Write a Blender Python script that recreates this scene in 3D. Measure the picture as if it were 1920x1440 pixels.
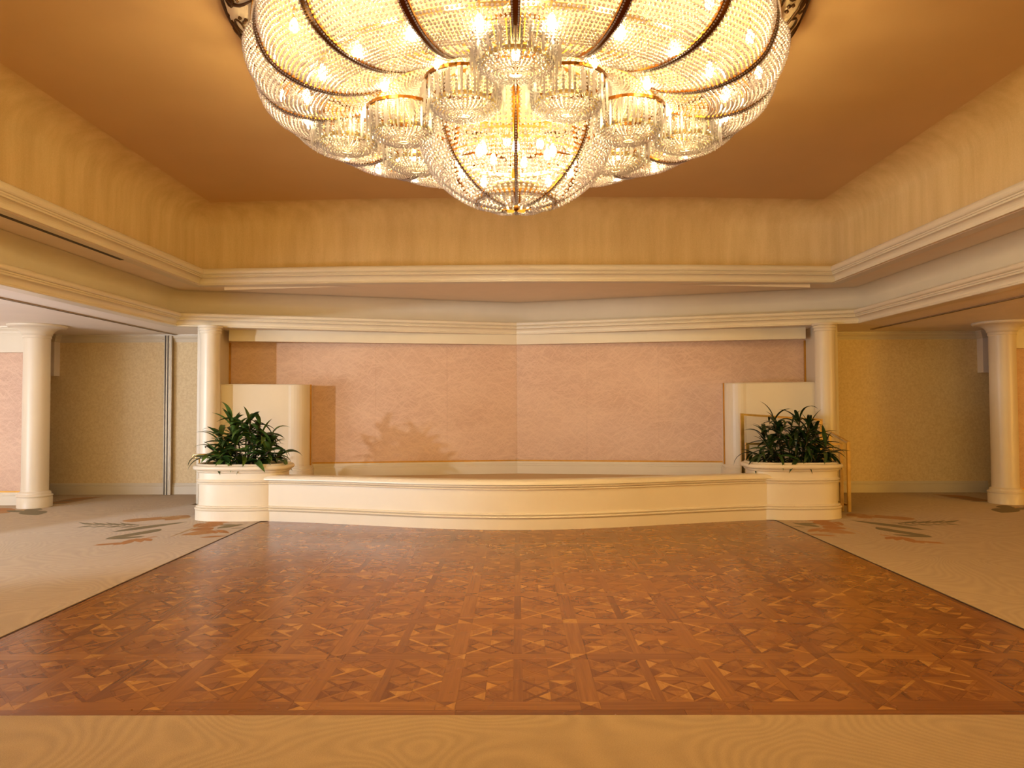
import bpy, bmesh, math, random
import numpy as np
from math import sin, cos, pi, radians, sqrt, atan2
from mathutils import Matrix, Vector

random.seed(7)
for o in list(bpy.data.objects):
    bpy.data.objects.remove(o)
SC = bpy.context.scene
COL = SC.collection


def lin(r, g, b):
    def f(c):
        c /= 255.0
        return c / 12.92 if c <= 0.04045 else ((c + 0.055) / 1.055) ** 2.4
    return (f(r), f(g), f(b), 1.0)


# ------------------------------------------------------------------ camera, light, exposure
FOC, PITCH, YAW, ROLL = 1383.0, math.atan(42 / 1383), math.atan(9 / 1383), 0.0035
cd = bpy.data.cameras.new('camera')
cd.sensor_width = 36.0
cd.lens = FOC / 1920 * 36.0
cd.clip_start, cd.clip_end = 0.05, 100
cam = bpy.data.objects.new('camera', cd)
COL.objects.link(cam)
cam.matrix_world = Matrix.Translation((0, 0, 1.5)) @ Matrix.Rotation(YAW, 4, 'Z') @ Matrix.Rotation(pi / 2 + PITCH, 4, 'X') @ Matrix.Rotation(-ROLL, 4, 'Z')
SC.camera = cam

W = bpy.data.worlds.new('world')
SC.world = W
W.use_nodes = True
W.node_tree.nodes['Background'].inputs[0].default_value = (1.0, 0.9, 0.8, 1)
W.node_tree.nodes['Background'].inputs[1].default_value = 0.02

SC.view_settings.view_transform = 'Standard'
SC.view_settings.look = 'None'
SC.view_settings.gamma = 1
SC.view_settings.use_curve_mapping = False
SC.view_settings.exposure = -0.04
SC.cycles.use_denoising = True
SC.cycles.max_bounces = 8
SC.cycles.diffuse_bounces = 4
SC.cycles.glossy_bounces = 3
SC.cycles.transmission_bounces = 6
SC.cycles.transparent_max_bounces = 16
SC.cycles.caustics_reflective = False
SC.cycles.caustics_refractive = False
SC.cycles.sample_clamp_indirect = 4.0

WARM = (1.0, 0.75, 0.29)
DAY = (0.92, 0.94, 1.0)
GOLD = (1.0, 0.58, 0.14)


def lamp(name, kind, loc, energy, color, size=0.1, size_y=None, target=None):
    d = bpy.data.lights.new(name, kind)
    d.energy = energy
    d.color = color
    if kind == 'AREA':
        d.size = size
        if size_y:
            d.shape = 'RECTANGLE'
            d.size_y = size_y
        else:
            d.shape = 'DISK'
    else:
        d.shadow_soft_size = size
    o = bpy.data.objects.new(name, d)
    COL.objects.link(o)
    o.location = loc
    if target:
        o.rotation_euler = (Vector(target) - Vector(loc)).to_track_quat('-Z', 'Y').to_euler()
    return o


# daylight from the glazed left side of the hall, plus two added fill panels
lamp('window_and_fill_daylight', 'AREA', (-9.9, 5.2, 0.25), 430, (0.74, 0.84, 1.0), 3.6, 2.6, (-9.6, 5.8, 2.76))  # added panel aimed up, stands in for daylight bounced off the floor
lamp('window_and_fill_daylight', 'AREA', (-9.0, -6.6, 1.5), 140, (0.72, 0.95, 1.0), 5.0, 2.0, (-3.0, 12.0, 1.8))  # added cool fill from the rear left
lamp('window_and_fill_daylight', 'AREA', (-12.4, 2.4, 0.9), 430, (0.80, 0.90, 1.0), 6.0, 1.4, (0, 0.5, 6.6))
lamp('window_and_fill_daylight', 'AREA', (-12.8, 3.0, 1.3), 75, (0.74, 0.88, 1.0), 5.0, 2.0, (-5.0, 12.0, 1.5))
sun = lamp('window_sunlight', 'SPOT', (-10.0, 0.7, 2.12), 2050, (0.82, 0.92, 1.0), 0.11, None, (-1.97, 12.2, 1.0))
sun.data.spot_size = radians(34)
sun.data.spot_blend = 0.5
# added warm fills from behind and from the right, and the right aisle lamp
lamp('rear_fill_light', 'AREA', (0.0, -6.8, 1.9), 430, (1.0, 0.68, 0.16), 10.0, 2.4, (0, 5.0, 2.0))  # added broad warm fill behind the camera
lamp('right_aisle_light', 'POINT', (11.5, 5.3, 2.3), 80, GOLD, 0.18)
lamp('right_fill_light', 'AREA', (13.8, 3.0, 1.3), 440, (1.0, 0.54, 0.08), 6.0, 2.2, (0, 6.0, 2.0))  # added wide orange fill for the right side
CHAND = Vector((0.0, 5.75, 0.0))
for n_, r_, z_, e_ in ((12, 1.55, 3.86, 22), (8, 1.05, 3.83, 13), (4, 1.33, 3.62, 10), (8, 0.90, 3.58, 9), (3, 0.35, 3.60, 20), (1, 0.0, 3.14, 5)):
    for i in range(n_):
        a = 2 * pi * (i + (0.5 if n_ == 8 else 0.0)) / n_
        lamp('chandelier_light', 'POINT', (CHAND.x + r_ * sin(a), CHAND.y + r_ * cos(a), z_), e_, WARM, 0.05)

# ------------------------------------------------------------------ materials
MATS = {}


class NT:
    def __init__(s, name):
        s.m = bpy.data.materials.new(name)
        s.m.use_nodes = True
        s.t = s.m.node_tree
        s.b = s.t.nodes['Principled BSDF']
        s.out = s.t.nodes['Material Output']

    def n(s, kind, **kw):
        x = s.t.nodes.new(kind)
        for k, v in kw.items():
            setattr(x, k, v)
        return x

    def l(s, a, b):
        s.t.links.new(a, b)

    def pos(s, scale=(1, 1, 1), rot=(0, 0, 0), obj_random=False):
        g = s.n('ShaderNodeNewGeometry')
        src = g.outputs['Position']
        if any(rot):
            mr = s.n('ShaderNodeMapping')
            mr.inputs['Rotation'].default_value = rot
            s.l(src, mr.inputs['Vector'])
            src = mr.outputs['Vector']
        mp = s.n('ShaderNodeMapping')
        mp.inputs['Scale'].default_value = scale
        s.l(src, mp.inputs['Vector'])
        return mp.outputs['Vector']

    def noise(s, vec, scale, detail=2.0, rough=0.5, dist=0.0):
        x = s.n('ShaderNodeTexNoise')
        x.inputs['Scale'].default_value = scale
        x.inputs['Detail'].default_value = detail
        x.inputs['Roughness'].default_value = rough
        x.inputs['Distortion'].default_value = dist
        s.l(vec, x.inputs['Vector'])
        return x.outputs['Fac']

    def ramp(s, fac, stops):
        x = s.n('ShaderNodeValToRGB')
        cr = x.color_ramp
        while len(cr.elements) < len(stops):
            cr.elements.new(0.5)
        for e, (p, c) in zip(cr.elements, stops):
            e.position = p
            e.color = c
        s.l(fac, x.inputs['Fac'])
        return x.outputs['Color']

    def math(s, op, a, b=None):
        x = s.n('ShaderNodeMath', operation=op)
        for i, v in enumerate((a, b)):
            if v is None:
                continue
            if isinstance(v, (int, float)):
                x.inputs[i].default_value = v
            else:
                s.l(v, x.inputs[i])
        return x.outputs[0]

    def mix(s, fac, a, b, mode='MIX'):
        x = s.n('ShaderNodeMix', data_type='RGBA', blend_type=mode)
        for sock, v in ((x.inputs[0], fac), (x.inputs[6], a), (x.inputs[7], b)):
            if isinstance(v, (int, float, tuple)):
                sock.default_value = v
            else:
                s.l(v, sock)
        return x.outputs[2]

    def bump(s, h, strength, dist=0.01):
        x = s.n('ShaderNodeBump')
        x.inputs['Strength'].default_value = strength
        x.inputs['Distance'].default_value = dist
        s.l(h, x.inputs['Height'])
        s.l(x.outputs['Normal'], s.b.inputs['Normal'])

    def set(s, **kw):
        for k, v in kw.items():
            sock = s.b.inputs[k]
            if isinstance(v, (int, float, tuple)):
                sock.default_value = v
            else:
                s.l(v, sock)
        return s


def paint(name, col, rough=0.35, var=0.04, scale=3.0, coat=0.0):
    s = NT(name)
    f = s.noise(s.pos(), scale, 3)
    c = s.ramp(f, [(0.3, tuple(x * (1 - var) for x in col[:3]) + (1,)), (0.7, col)])
    s.set(**{'Base Color': c, 'Roughness': rough})
    if coat:
        s.set(**{'Coat Weight': coat, 'Coat Roughness': 0.1})
    s.bump(s.noise(s.pos(), 90, 2), 0.04, 0.002)
    MATS[name] = s.m
    return s.m


M_TRIM = paint('trim_paint', lin(226, 213, 192), 0.36)
M_LACQ = paint('lacquer_paint', lin(228, 214, 193), 0.34)
M_SOFFIT = paint('soffit_paint', lin(240, 222, 198), 0.6)
M_COVE = paint('cove_paint', lin(214, 200, 180), 0.6)
M_CEIL = paint('ceiling_paint', lin(206, 168, 118), 0.7, 0.05, 1.2)
M_AISLE = paint('aisle_ceiling_paint', lin(246, 234, 222), 0.6)


def weave(name, dark, light, vscale, rough, vertical=True, spec=0.3, spk=0.0):
    s = NT(name)
    big = s.noise(s.pos((1, 1, 0.12) if vertical else (1, 1, 1)), vscale, 4, 0.6)
    fine = s.noise(s.pos((1, 1, 0.35)), 160, 2, 0.6)
    f = s.math('ADD', s.math('MULTIPLY', big, 0.62), s.math('MULTIPLY', fine, 0.38))
    c = s.ramp(f, [(0.36, dark), (0.64, light)])
    s.set(**{'Base Color': c, 'Roughness': rough, 'Specular IOR Level': spec, 'Sheen Weight': spk})
    s.bump(fine, 0.12, 0.004)
    MATS[name] = s.m
    return s.m


M_TRAY = weave('tray_wallcover', lin(198, 167, 117), lin(218, 188, 139), 5, 0.6)
M_LINEN = weave('linen_wallcover', lin(224, 197, 150), lin(244, 222, 180), 30, 0.5, False)


def pink():
    s = NT('rose_wallcover')
    acc = None
    for k, (rot, sc) in enumerate([((0, 0.10, 0), 1.0), ((0, 0.48, 0), 1.3), ((0, -0.42, 0), 1.15), ((0, 0.95, 0), 1.7), ((0, -0.8, 0), 1.5)]):
        f = s.noise(s.pos((2.9 * sc, 0.6, 25 * sc), rot), 1.0, 3.0, 0.6, 0.8)
        f = s.ramp(f, [(0.52, (0, 0, 0, 1)), (0.70, (1, 1, 1, 1))])
        acc = f if acc is None else s.mix(1.0, acc, f, 'SCREEN')
    broad = s.noise(s.pos((0.5, 0.5, 1.1), (0, 0.12, 0)), 1.4, 3, 0.55)
    base = s.ramp(broad, [(0.32, lin(202, 164, 142)), (0.68, lin(216, 180, 156))])
    fine = s.noise(s.pos(), 120, 2)
    c = s.mix(s.math('MULTIPLY', acc, 0.40), base, lin(240, 208, 182))
    c = s.mix(0.08, c, s.ramp(fine, [(0.3, (0, 0, 0, 1)), (0.7, (1, 1, 1, 1))]), 'OVERLAY')
    s.set(**{'Base Color': c, 'Roughness': 0.5, 'Specular IOR Level': 0.3})
    s.bump(fine, 0.06, 0.003)
    return s.m


M_PINK = pink()


def carpet_mat():
    s = NT('carpet_pile')
    v = s.noise(s.pos((1, 1, 1)), 1.05, 0.6, 0.4, 0.5)
    w = s.math('SINE', s.math('MULTIPLY', v, 190.0))
    w = s.math('ADD', s.math('MULTIPLY', w, 0.5), 0.5)
    fine = s.noise(s.pos(), 170, 3, 0.7)
    mid = s.noise(s.pos(), 7, 3, 0.6)
    f = s.math('ADD', s.math('MULTIPLY', w, 0.13), s.math('ADD', s.math('MULTIPLY', fine, 0.67), s.math('MULTIPLY', mid, 0.2)))
    c = s.ramp(f, [(0.25, lin(154, 124, 82)), (0.75, lin(190, 158, 110))])
    s.set(**{'Base Color': c, 'Roughness': 0.95, 'Specular IOR Level': 0.1, 'Sheen Weight': 0.25, 'Sheen Roughness': 0.5})
    s.bump(s.math('ADD', fine, s.math('MULTIPLY', w, 0.25)), 0.35, 0.006)
    return s.m


M_CARPET = carpet_mat()


def dye(name, col):
    s = NT(name)
    fine = s.noise(s.pos(), 170, 3, 0.7)
    c = s.ramp(fine, [(0.3, tuple(x * 0.75 for x in col[:3]) + (1,)), (0.7, col)])
    s.set(**{'Base Color': c, 'Roughness': 0.95, 'Specular IOR Level': 0.1})
    s.bump(fine, 0.35, 0.006)
    return s.m


M_DECK = dye('stage_deck_carpet', lin(232, 206, 166))
M_DYE_GREEN = dye('carpet_dye_sage', lin(146, 134, 108))
M_DYE_RUST = dye('carpet_dye_rust', lin(190, 140, 96))
M_DYE_PEACH = dye('carpet_dye_peach', lin(194, 150, 106))
M_DYE_PALE = dye('carpet_dye_pale', lin(204, 172, 130))


def wood(name, dark, light, rot):
    s = NT(name)
    g = s.n('ShaderNodeNewGeometry')
    oi = s.n('ShaderNodeObjectInfo')
    add = s.n('ShaderNodeVectorMath', operation='ADD')
    s.l(g.outputs['Position'], add.inputs[0])
    s.l(oi.outputs['Random'], add.inputs[1])
    mp = s.n('ShaderNodeMapping')
    mp.inputs['Scale'].default_value = (55.0, 2.0, 1.0) if rot else (2.0, 55.0, 1.0)
    s.l(add.outputs[0], mp.inputs['Vector'])
    f = s.noise(mp.outputs['Vector'], 1.0, 4, 0.6, 0.3)
    c = s.ramp(f, [(0.3, dark), (0.7, light)])
    wear = s.noise(s.pos(), 0.9, 4, 0.6)
    r = s.n('ShaderNodeMapRange')
    r.inputs['To Min'].default_value = 0.20
    r.inputs['To Max'].default_value = 0.34
    s.l(wear, r.inputs['Value'])
    s.set(**{'Base Color': c, 'Roughness': r.outputs[0], 'Specular IOR Level': 0.5})
    s.bump(s.noise(s.pos(), 6, 3), 0.05, 0.01)
    return s.m


TONES = [(lin(104, 57, 22), lin(128, 75, 29)), (lin(119, 70, 28), lin(141, 85, 36)), (lin(130, 77, 31), lin(152, 96, 40)),
         (lin(139, 85, 35), lin(162, 106, 46)), (lin(164, 110, 48), lin(190, 134, 64))]
WOODS = [wood('parquet_oak_tone', d, l, r) for r in (0.0, pi / 2) for d, l in TONES]
M_SLAB = paint('parquet_joint', lin(84, 46, 22), 0.7)


def metal(name, col, rough, metallic=1.0):
    s = NT(name)
    f = s.noise(s.pos(), 12, 3)
    c = s.ramp(f, [(0.3, tuple(x * 0.8 for x in col[:3]) + (1,)), (0.7, col)])
    s.set(**{'Base Color': c, 'Roughness': rough, 'Metallic': metallic})
    return s.m


M_BRASS = metal('polished_brass', lin(240, 212, 148), 0.3)
M_BRASS_DK = metal('antique_brass', lin(122, 78, 32), 0.35)
M_SCROLL = metal('dark_bronze', lin(84, 54, 24), 0.5, 0.6)
M_BRASS_MID = metal('satin_brass', lin(206, 148, 66), 0.4)
M_GILT = metal('gilt_edge', lin(206, 150, 62), 0.45, 0.6)
M_ALU = metal('painted_aluminium', lin(176, 156, 128), 0.4, 0.5)
M_DARK = paint('shadow_slot', lin(62, 48, 34), 0.6)
M_EDGE = paint('dark_edge_strip', lin(58, 36, 20), 0.5)
M_SOIL = paint('potting_soil', lin(56, 40, 28), 0.95, 0.4, 40)


def glass():
    s = NT('clear_railing_glass')
    s.set(**{'Base Color': (0.97, 0.95, 0.88, 1), 'Roughness': 0.02, 'Transmission Weight': 1.0, 'IOR': 1.05})
    return s.m


M_GLASS = glass()


def crystal(name, tint, transl):
    s = NT(name)
    tr = s.n('ShaderNodeBsdfTransparent')
    tl = s.n('ShaderNodeBsdfTranslucent')
    df = s.n('ShaderNodeBsdfDiffuse')
    gl = s.n('ShaderNodeBsdfGlossy')
    v = s.noise(s.pos(), 60, 1)
    c = s.ramp(v, [(0.3, tuple(x * 0.95 for x in tint[:3]) + (1,)), (0.7, tint)])
    s.l(c, tl.inputs['Color'])
    s.l(c, df.inputs['Color'])
    tr.inputs['Color'].default_value = (1, 0.97, 0.9, 1)
    gl.inputs['Roughness'].default_value = 0.2
    m1 = s.n('ShaderNodeMixShader')
    m1.inputs[0].default_value = transl
    s.l(df.outputs[0], m1.inputs[1])
    s.l(tl.outputs[0], m1.inputs[2])
    m2 = s.n('ShaderNodeMixShader')
    m2.inputs[0].default_value = 0.15
    s.l(m1.outputs[0], m2.inputs[1])
    s.l(tr.outputs[0], m2.inputs[2])
    m3 = s.n('ShaderNodeMixShader')
    fr = s.n('ShaderNodeFresnel')
    fr.inputs['IOR'].default_value = 1.6
    s.l(s.math('ADD', fr.outputs[0], 0.12), m3.inputs[0])
    s.l(m2.outputs[0], m3.inputs[1])
    s.l(gl.outputs[0], m3.inputs[2])
    s.l(m3.outputs[0], s.out.inputs['Surface'])
    return s.m


M_BEAD = crystal('crystal_bead', (1.0, 0.875, 1.0, 1), 0.82)
M_PRISM = crystal('crystal_prism', (1.0, 0.89, 1.0, 1), 0.82)


def bulb_mat():
    s = NT('lit_bulb')
    v = s.noise(s.pos(), 30, 1)
    s.set(**{'Base Color': s.ramp(v, [(0, (1, 0.9, 0.7, 1)), (1, (1, 0.95, 0.8, 1))]), 'Emission Color': (1.0, 0.76, 0.36, 1), 'Emission Strength': 240.0})
    return s.m


M_BULB = bulb_mat()


def leaf_mat(name, dark, light):
    s = NT(name)
    f = s.noise(s.pos(), 8, 3)
    oi = s.n('ShaderNodeObjectInfo')
    g = s.math('ADD', s.math('MULTIPLY', f, 0.5), s.math('MULTIPLY', oi.outputs['Random'], 0.5))
    c = s.ramp(g, [(0.25, dark), (0.75, light)])
    s.set(**{'Base Color': c, 'Roughness': 0.32, 'Specular IOR Level': 0.5})
    s.bump(s.noise(s.pos(), 60, 2), 0.1, 0.003)
    return s.m


M_LEAF = [leaf_mat('broad_leaf', lin(30, 52, 20), lin(84, 112, 48)), leaf_mat('narrow_leaf', lin(18, 34, 14), lin(52, 76, 34))]
M_STEM = paint('plant_stem', lin(62, 46, 28), 0.7, 0.3, 20)


# ------------------------------------------------------------------ geometry helpers
class MB:
    """collects faces for one mesh"""

    def __init__(s):
        s.v, s.f, s.mi, s.sm = [], [], [], []

    def add(s, verts, faces, mi=0, smooth=False):
        k = len(s.v)
        s.v.extend([tuple(v) for v in verts])
        for f in faces:
            s.f.append(tuple(i + k for i in f))
            s.mi.append(mi)
            s.sm.append(smooth)

    def box(s, x0, x1, y0, y1, z0, z1, mi=0):
        v = [(x, y, z) for z in (z0, z1) for y in (y0, y1) for x in (x0, x1)]
        s.add(v, [(0, 2, 3, 1), (4, 5, 7, 6), (0, 1, 5, 4), (2, 6, 7, 3), (0, 4, 6, 2), (1, 3, 7, 5)], mi)

    def prism(s, poly, z0, z1, mi=0, bottom=True):
        n = len(poly)
        v = [(x, y, z0) for x, y in poly] + [(x, y, z1) for x, y in poly]
        f = [tuple(range(n, 2 * n))] + ([tuple(range(n - 1, -1, -1))] if bottom else [])
        f += [(i, (i + 1) % n, n + (i + 1) % n, n + i) for i in range(n)]
        s.add(v, f, mi)

    def lathe(s, prof, c=(0, 0, 0), n=32, mi=0, smooth=True, a0=0.0, a1=2 * pi):
        full = abs(a1 - a0 - 2 * pi) < 1e-6
        m = n if full else n + 1
        v = []
        for i in range(m):
            a = a0 + (a1 - a0) * i / n
            for r, z in prof:
                v.append((c[0] + r * cos(a), c[1] + r * sin(a), c[2] + z))
        p = len(prof)
        f = []
        for i in range(n):
            j = (i + 1) % m
            for k in range(p - 1):
                f.append((i * p + k, j * p + k, j * p + k + 1, i * p + k + 1))
        s.add(v, f, mi, smooth)

    def tube(s, pts, r, n=6, mi=0, smooth=True, cap=True):
        pts = [Vector(p) for p in pts]
        m = len(pts)
        v = []
        for i, p in enumerate(pts):
            t = (pts[min(i + 1, m - 1)] - pts[max(i - 1, 0)]).normalized()
            up = Vector((0, 0, 1)) if abs(t.z) < 0.9 else Vector((1, 0, 0))
            a = t.cross(up).normalized()
            b = a.cross(t).normalized()
            rr = r[i] if isinstance(r, (list, tuple)) else r
            for k in range(n):
                q = 2 * pi * k / n
                v.append(p + a * (rr * cos(q)) + b * (rr * sin(q)))
        f = [(i * n + k, i * n + (k + 1) % n, (i + 1) * n + (k + 1) % n, (i + 1) * n + k) for i in range(m - 1) for k in range(n)]
        if cap:
            f += [tuple(range(n - 1, -1, -1)), tuple(range((m - 1) * n, m * n))]
        s.add(v, f, mi, smooth)

    def sweep(s, path, prof, mi=0, closed=False, smooth=False, side=1, caps=False):
        """prof: (offset to the right of travel * side, z)"""
        P = [Vector((p[0], p[1])) for p in path]
        n = len(P)
        rows = []
        for i in range(n):
            if closed:
                a, b = P[i] - P[i - 1], P[(i + 1) % n] - P[i]
            else:
                a = P[i] - P[i - 1] if i > 0 else P[1] - P[0]
                b = P[i + 1] - P[i] if i < n - 1 else P[-1] - P[-2]
            na = Vector((a.y, -a.x)).normalized()
            nb = Vector((b.y, -b.x)).normalized()
            m = (na + nb)
            m = m / max(m.dot(na), 0.2)
            rows.append([(P[i].x + m.x * o * side, P[i].y + m.y * o * side, z) for o, z in prof])
        k = len(prof)
        v = [q for r in rows for q in r]
        f = []
        for i in range(n if closed else n - 1):
            j = (i + 1) % n
            for t in range(k - 1):
                f.append((i * k + t, j * k + t, j * k + t + 1, i * k + t + 1))
        if caps:
            f += [tuple(range(k - 1, -1, -1)), tuple(range((n - 1) * k, n * k))]
        s.add(v, f, mi, smooth)

    def build(s, name, mats, parent=None, loc=None):
        me = bpy.data.meshes.new(name)
        me.from_pydata(s.v, [], s.f)
        for m in (mats if isinstance(mats, (list, tuple)) else [mats]):
            me.materials.append(m)
        me.polygons.foreach_set('material_index', s.mi)
        me.polygons.foreach_set('use_smooth', s.sm)
        me.update()
        return link(name, me, parent, loc)


def link(name, me, parent=None, loc=None):
    o = bpy.data.objects.new(name, me)
    COL.objects.link(o)
    if parent:
        o.parent = parent
    if loc is not None:
        o.location = loc
    return o


def empty(name, loc, label, cat, group=None):
    o = bpy.data.objects.new(name, None)
    COL.objects.link(o)
    o.location = loc
    o.empty_display_size = 0.2
    return tag(o, label, cat, group)


def tag(o, label, cat, group=None, kind='thing'):
    o['label'] = label
    o['category'] = cat
    if group:
        o['group'] = group
    if kind:
        o['kind'] = kind
    return o


def struct(o):
    o['kind'] = 'structure'
    return o


def stuff(o):
    o['kind'] = 'stuff'
    return o


def rounded(prof_pts, steps=4):
    return prof_pts


# ------------------------------------------------------------------ room shell
FRONT = -7.0
SIDE = 14.0
Z_AISLE, Z_SOFF, Z_TRAY = 2.76, 3.30, 4.46
DX = 3.37          # dance floor half width
D0 = 3.62          # dance floor near edge

mb = MB()
mb.box(-SIDE, SIDE, FRONT, 13.6, -0.12, -0.02)
struct(mb.build('floor', M_SLAB))

# upper cornice / tray
UP = [(-4.68, FRONT), (-4.68, 10.82), (-2.4, 10.66), (0, 10.60), (2.4, 10.66), (4.68, 10.82), (4.68, FRONT)]
LOW = [(-5.2, FRONT), (-5.2, 11.22), (-2.6, 12.0), (0, 12.78), (2.6, 12.0), (5.2, 11.22), (5.2, FRONT)]


def cornice_prof(z, h, back):
    p = [(-back, z), (0.0, z), (0.006, z + 0.006), (0.006, z + 0.020), (-0.006, z + 0.026), (-0.008, z + 0.034)]
    for i in range(7):                      # hollow
        a = i / 6 * pi / 2
        p.append((-0.008 + 0.062 * (1 - cos(a)), z + 0.034 + (h * 0.30) * sin(a)))
    q = z + 0.034 + h * 0.30
    p += [(0.066, q), (0.066, q + 0.012), (0.060, q + 0.016), (0.060, q + 0.022), (0.074, q + 0.024), (0.078, q + 0.036), (0.070, q + 0.042)]
    r0 = q + 0.042
    rem = z + h - r0
    for i in range(8):                      # top roll
        a = -pi / 2 + i / 7 * pi
        p.append((0.070 + 0.032 * cos(a), r0 + rem * (0.5 + 0.5 * sin(a))))
    p += [(-back, z + h)]
    return p


mb = MB()
mb.sweep(UP, cornice_prof(Z_SOFF, 0.235, 0.13))
struct(mb.build('trim_1', M_TRIM))
mb = MB()
mb.sweep(LOW, cornice_prof(2.745, 0.205, 0.17))
struct(mb.build('trim_2', M_TRIM))

# tray wall with its cove, one continuous wallcovering
prof = [(-0.10, Z_SOFF + 0.2)]
R = 0.36
for i in range(13):
    a = i / 12 * pi / 2
    prof.append((-0.10 + R * (1 - cos(a)), Z_TRAY - R + R * sin(a)))
mb = MB()
mb.sweep(UP, prof, smooth=True)
struct(mb.build('wall_tray', M_TRAY))
mb = MB()
mb.box(-4.9, 4.9, FRONT - 0.2, 11.1, Z_TRAY + 0.001, Z_TRAY + 0.1)
struct(mb.build('ceiling', M_CEIL))

# soffit between the two cornices, and the low cove wall
mb = MB()
n = len(UP)
UPo = [(x * 0.99, y - 0.02) for x, y in UP]
LOo = [(-5.37, FRONT), (-5.37, 11.38), (-2.68, 12.19), (0, 12.97), (2.68, 12.19), (5.37, 11.38), (5.37, FRONT)]
v = [(x, y, Z_SOFF + 0.004) for x, y in UPo] + [(x, y, Z_SOFF + 0.004) for x, y in LOo]
mb.add(v, [(i, i + 1, n + i + 1, n + i) for i in range(n - 1)])
struct(mb.build('ceiling_soffit', M_SOFFIT))
mb = MB()
prof = [(-0.17, 2.92), (-0.17, 3.12)]
for i in range(1, 9):
    a = i / 8 * pi / 2
    prof.append((-0.17 + 0.19 * (1 - cos(a)), 3.11 + 0.19 * sin(a)))
mb.sweep(LOW, prof, smooth=True)
struct(mb.build('wall_cove', M_COVE))

# aisle ceiling
mb = MB()
OUT = [(-SIDE, FRONT), (-SIDE, 13.6), (-2.6, 13.6), (0, 13.6), (2.6, 13.6), (SIDE, 13.6), (SIDE, FRONT)]
LOi = [(x * 0.985, y - 0.02) for x, y in LOo]
v = [(x, y, Z_AISLE) for x, y in LOi] + [(x, y, Z_AISLE) for x, y in OUT]
v += [(x, y, Z_AISLE + 0.1) for x, y, z in v]
f = [(i, i + 1, n + i + 1, n + i) for i in range(n - 1)] + [(2 * n + i, 2 * n + n + i, 2 * n + n + i + 1, 2 * n + i + 1) for i in range(n - 1)]
mb.add(v, f)
struct(mb.build('ceiling_aisle', M_AISLE))

# outer walls
for nm, b in (('wall_left', (-SIDE - 0.15, -SIDE, FRONT, 13.6, -0.02, 2.9)), ('wall_right', (SIDE, SIDE + 0.15, FRONT, 13.6, -0.02, 2.9)),
              ('wall_front', (-SIDE, SIDE, FRONT - 0.15, FRONT, -0.02, 4.6))):
    mb = MB()
    mb.box(*b)
    struct(mb.build(nm, M_LINEN))

YR = 12.72
mb = MB()
mb.box(-9.5, -8.53, 3.85, 4.25, -0.02, Z_AISLE)  # unseen pier added to keep direct sun off the rear left wall
struct(mb.build('wall_sun_blocker', M_AISLE))
CROWN = [(0.0, Z_AISLE - 0.13), (0.012, Z_AISLE - 0.13), (0.012, Z_AISLE - 0.112), (0.02, Z_AISLE - 0.108), (0.03, Z_AISLE - 0.08), (0.055, Z_AISLE - 0.05),
         (0.06, Z_AISLE - 0.045), (0.06, Z_AISLE - 0.03), (0.075, Z_AISLE - 0.02), (0.078, Z_AISLE), (0.0, Z_AISLE)]


def base_prof(z, h, t=0.02):
    return [(0, z), (t, z), (t, z + h * 0.70), (t - 0.006, z + h * 0.74), (t - 0.002, z + h * 0.78), (t - 0.002, z + h * 0.84), (t - 0.009, z + h * 0.88),
            (t - 0.009, z + h * 0.94), (t - 0.014, z + h), (0, z + h)]


for sx, nm in ((-1, 'left'), (1, 'right')):
    mb = MB()
    xs = sorted((sx * 4.86, sx * SIDE))
    mb.box(xs[0], xs[1], YR, YR + 0.15, -0.02, Z_AISLE)
    w = struct(mb.build('wall_rear_' + nm, M_LINEN))
    mb = MB()
    p = [(sx * 4.86, YR), (sx * 8.05, YR)]
    if sx < 0:
        p = p[::-1]
    side = 1
    mb.sweep(p, CROWN, side=1)
    struct(mb.build('trim_3' if sx < 0 else 'trim_4', M_TRIM))
    mb = MB()
    mb.sweep(p, base_prof(0.0, 0.2), side=1)
    struct(mb.build('baseboard_rear_' + nm, M_TRIM))
    # ceiling bulkhead box at the far end of the aisle
    mb = MB()
    xs = sorted((sx * 7.92, sx * 8.6))
    mb.box(xs[0], xs[1], YR - 0.16, YR, 2.05, Z_AISLE)
    struct(mb.build('wall_bulkhead_' + nm, M_AISLE))
    mb = MB()
    p = [(sx * 7.92, YR), (sx * 7.92, YR - 0.16), (sx * 8.6, YR - 0.16)]
    if sx < 0:
        p = p[::-1]
    mb.sweep(p, CROWN)
    struct(mb.build('trim_5' if sx < 0 else 'trim_6', M_TRIM))
    # rose wall outside the column, with header, crown, baseboard and gilt line
    mb = MB()
    XW = 7.47 if sx < 0 else 7.59
    xs = sorted((sx * XW, sx * SIDE))
    mb.box(xs[0], xs[1], 11.38, 11.55, -0.02, Z_AISLE)
    struct(mb.build('wall_side_' + nm, M_PINK))
    mb = MB()
    mb.box(xs[0], xs[1], 11.28, 11.38, 2.36, Z_AISLE)
    struct(mb.build('wall_header_' + nm, M_TRIM))
    mb = MB()
    p = [(sx * XW, 11.28), (sx * SIDE, 11.28)]
    if sx < 0:
        p = p[::-1]
    mb.sweep(p, CROWN)
    struct(mb.build('trim_7' if sx < 0 else 'trim_8', M_TRIM))
    mb = MB()
    p = [(x, 11.38) for x, y in p]
    mb.sweep(p, base_prof(0.0, 0.2, 0.03))
    struct(mb.build('baseboard_side_' + nm, M_TRIM))
    mb = MB()
    mb.box(xs[0], xs[1], 11.368, 11.38, 0.2, 0.222)
    struct(mb.build('trim_9' if sx < 0 else 'trim_10', M_GILT))


# ------------------------------------------------------------------ stage backdrop
def dw(x):            # depth of the rose wall (shallow V)
    return 12.94 - 0.135 * abs(x)


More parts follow.
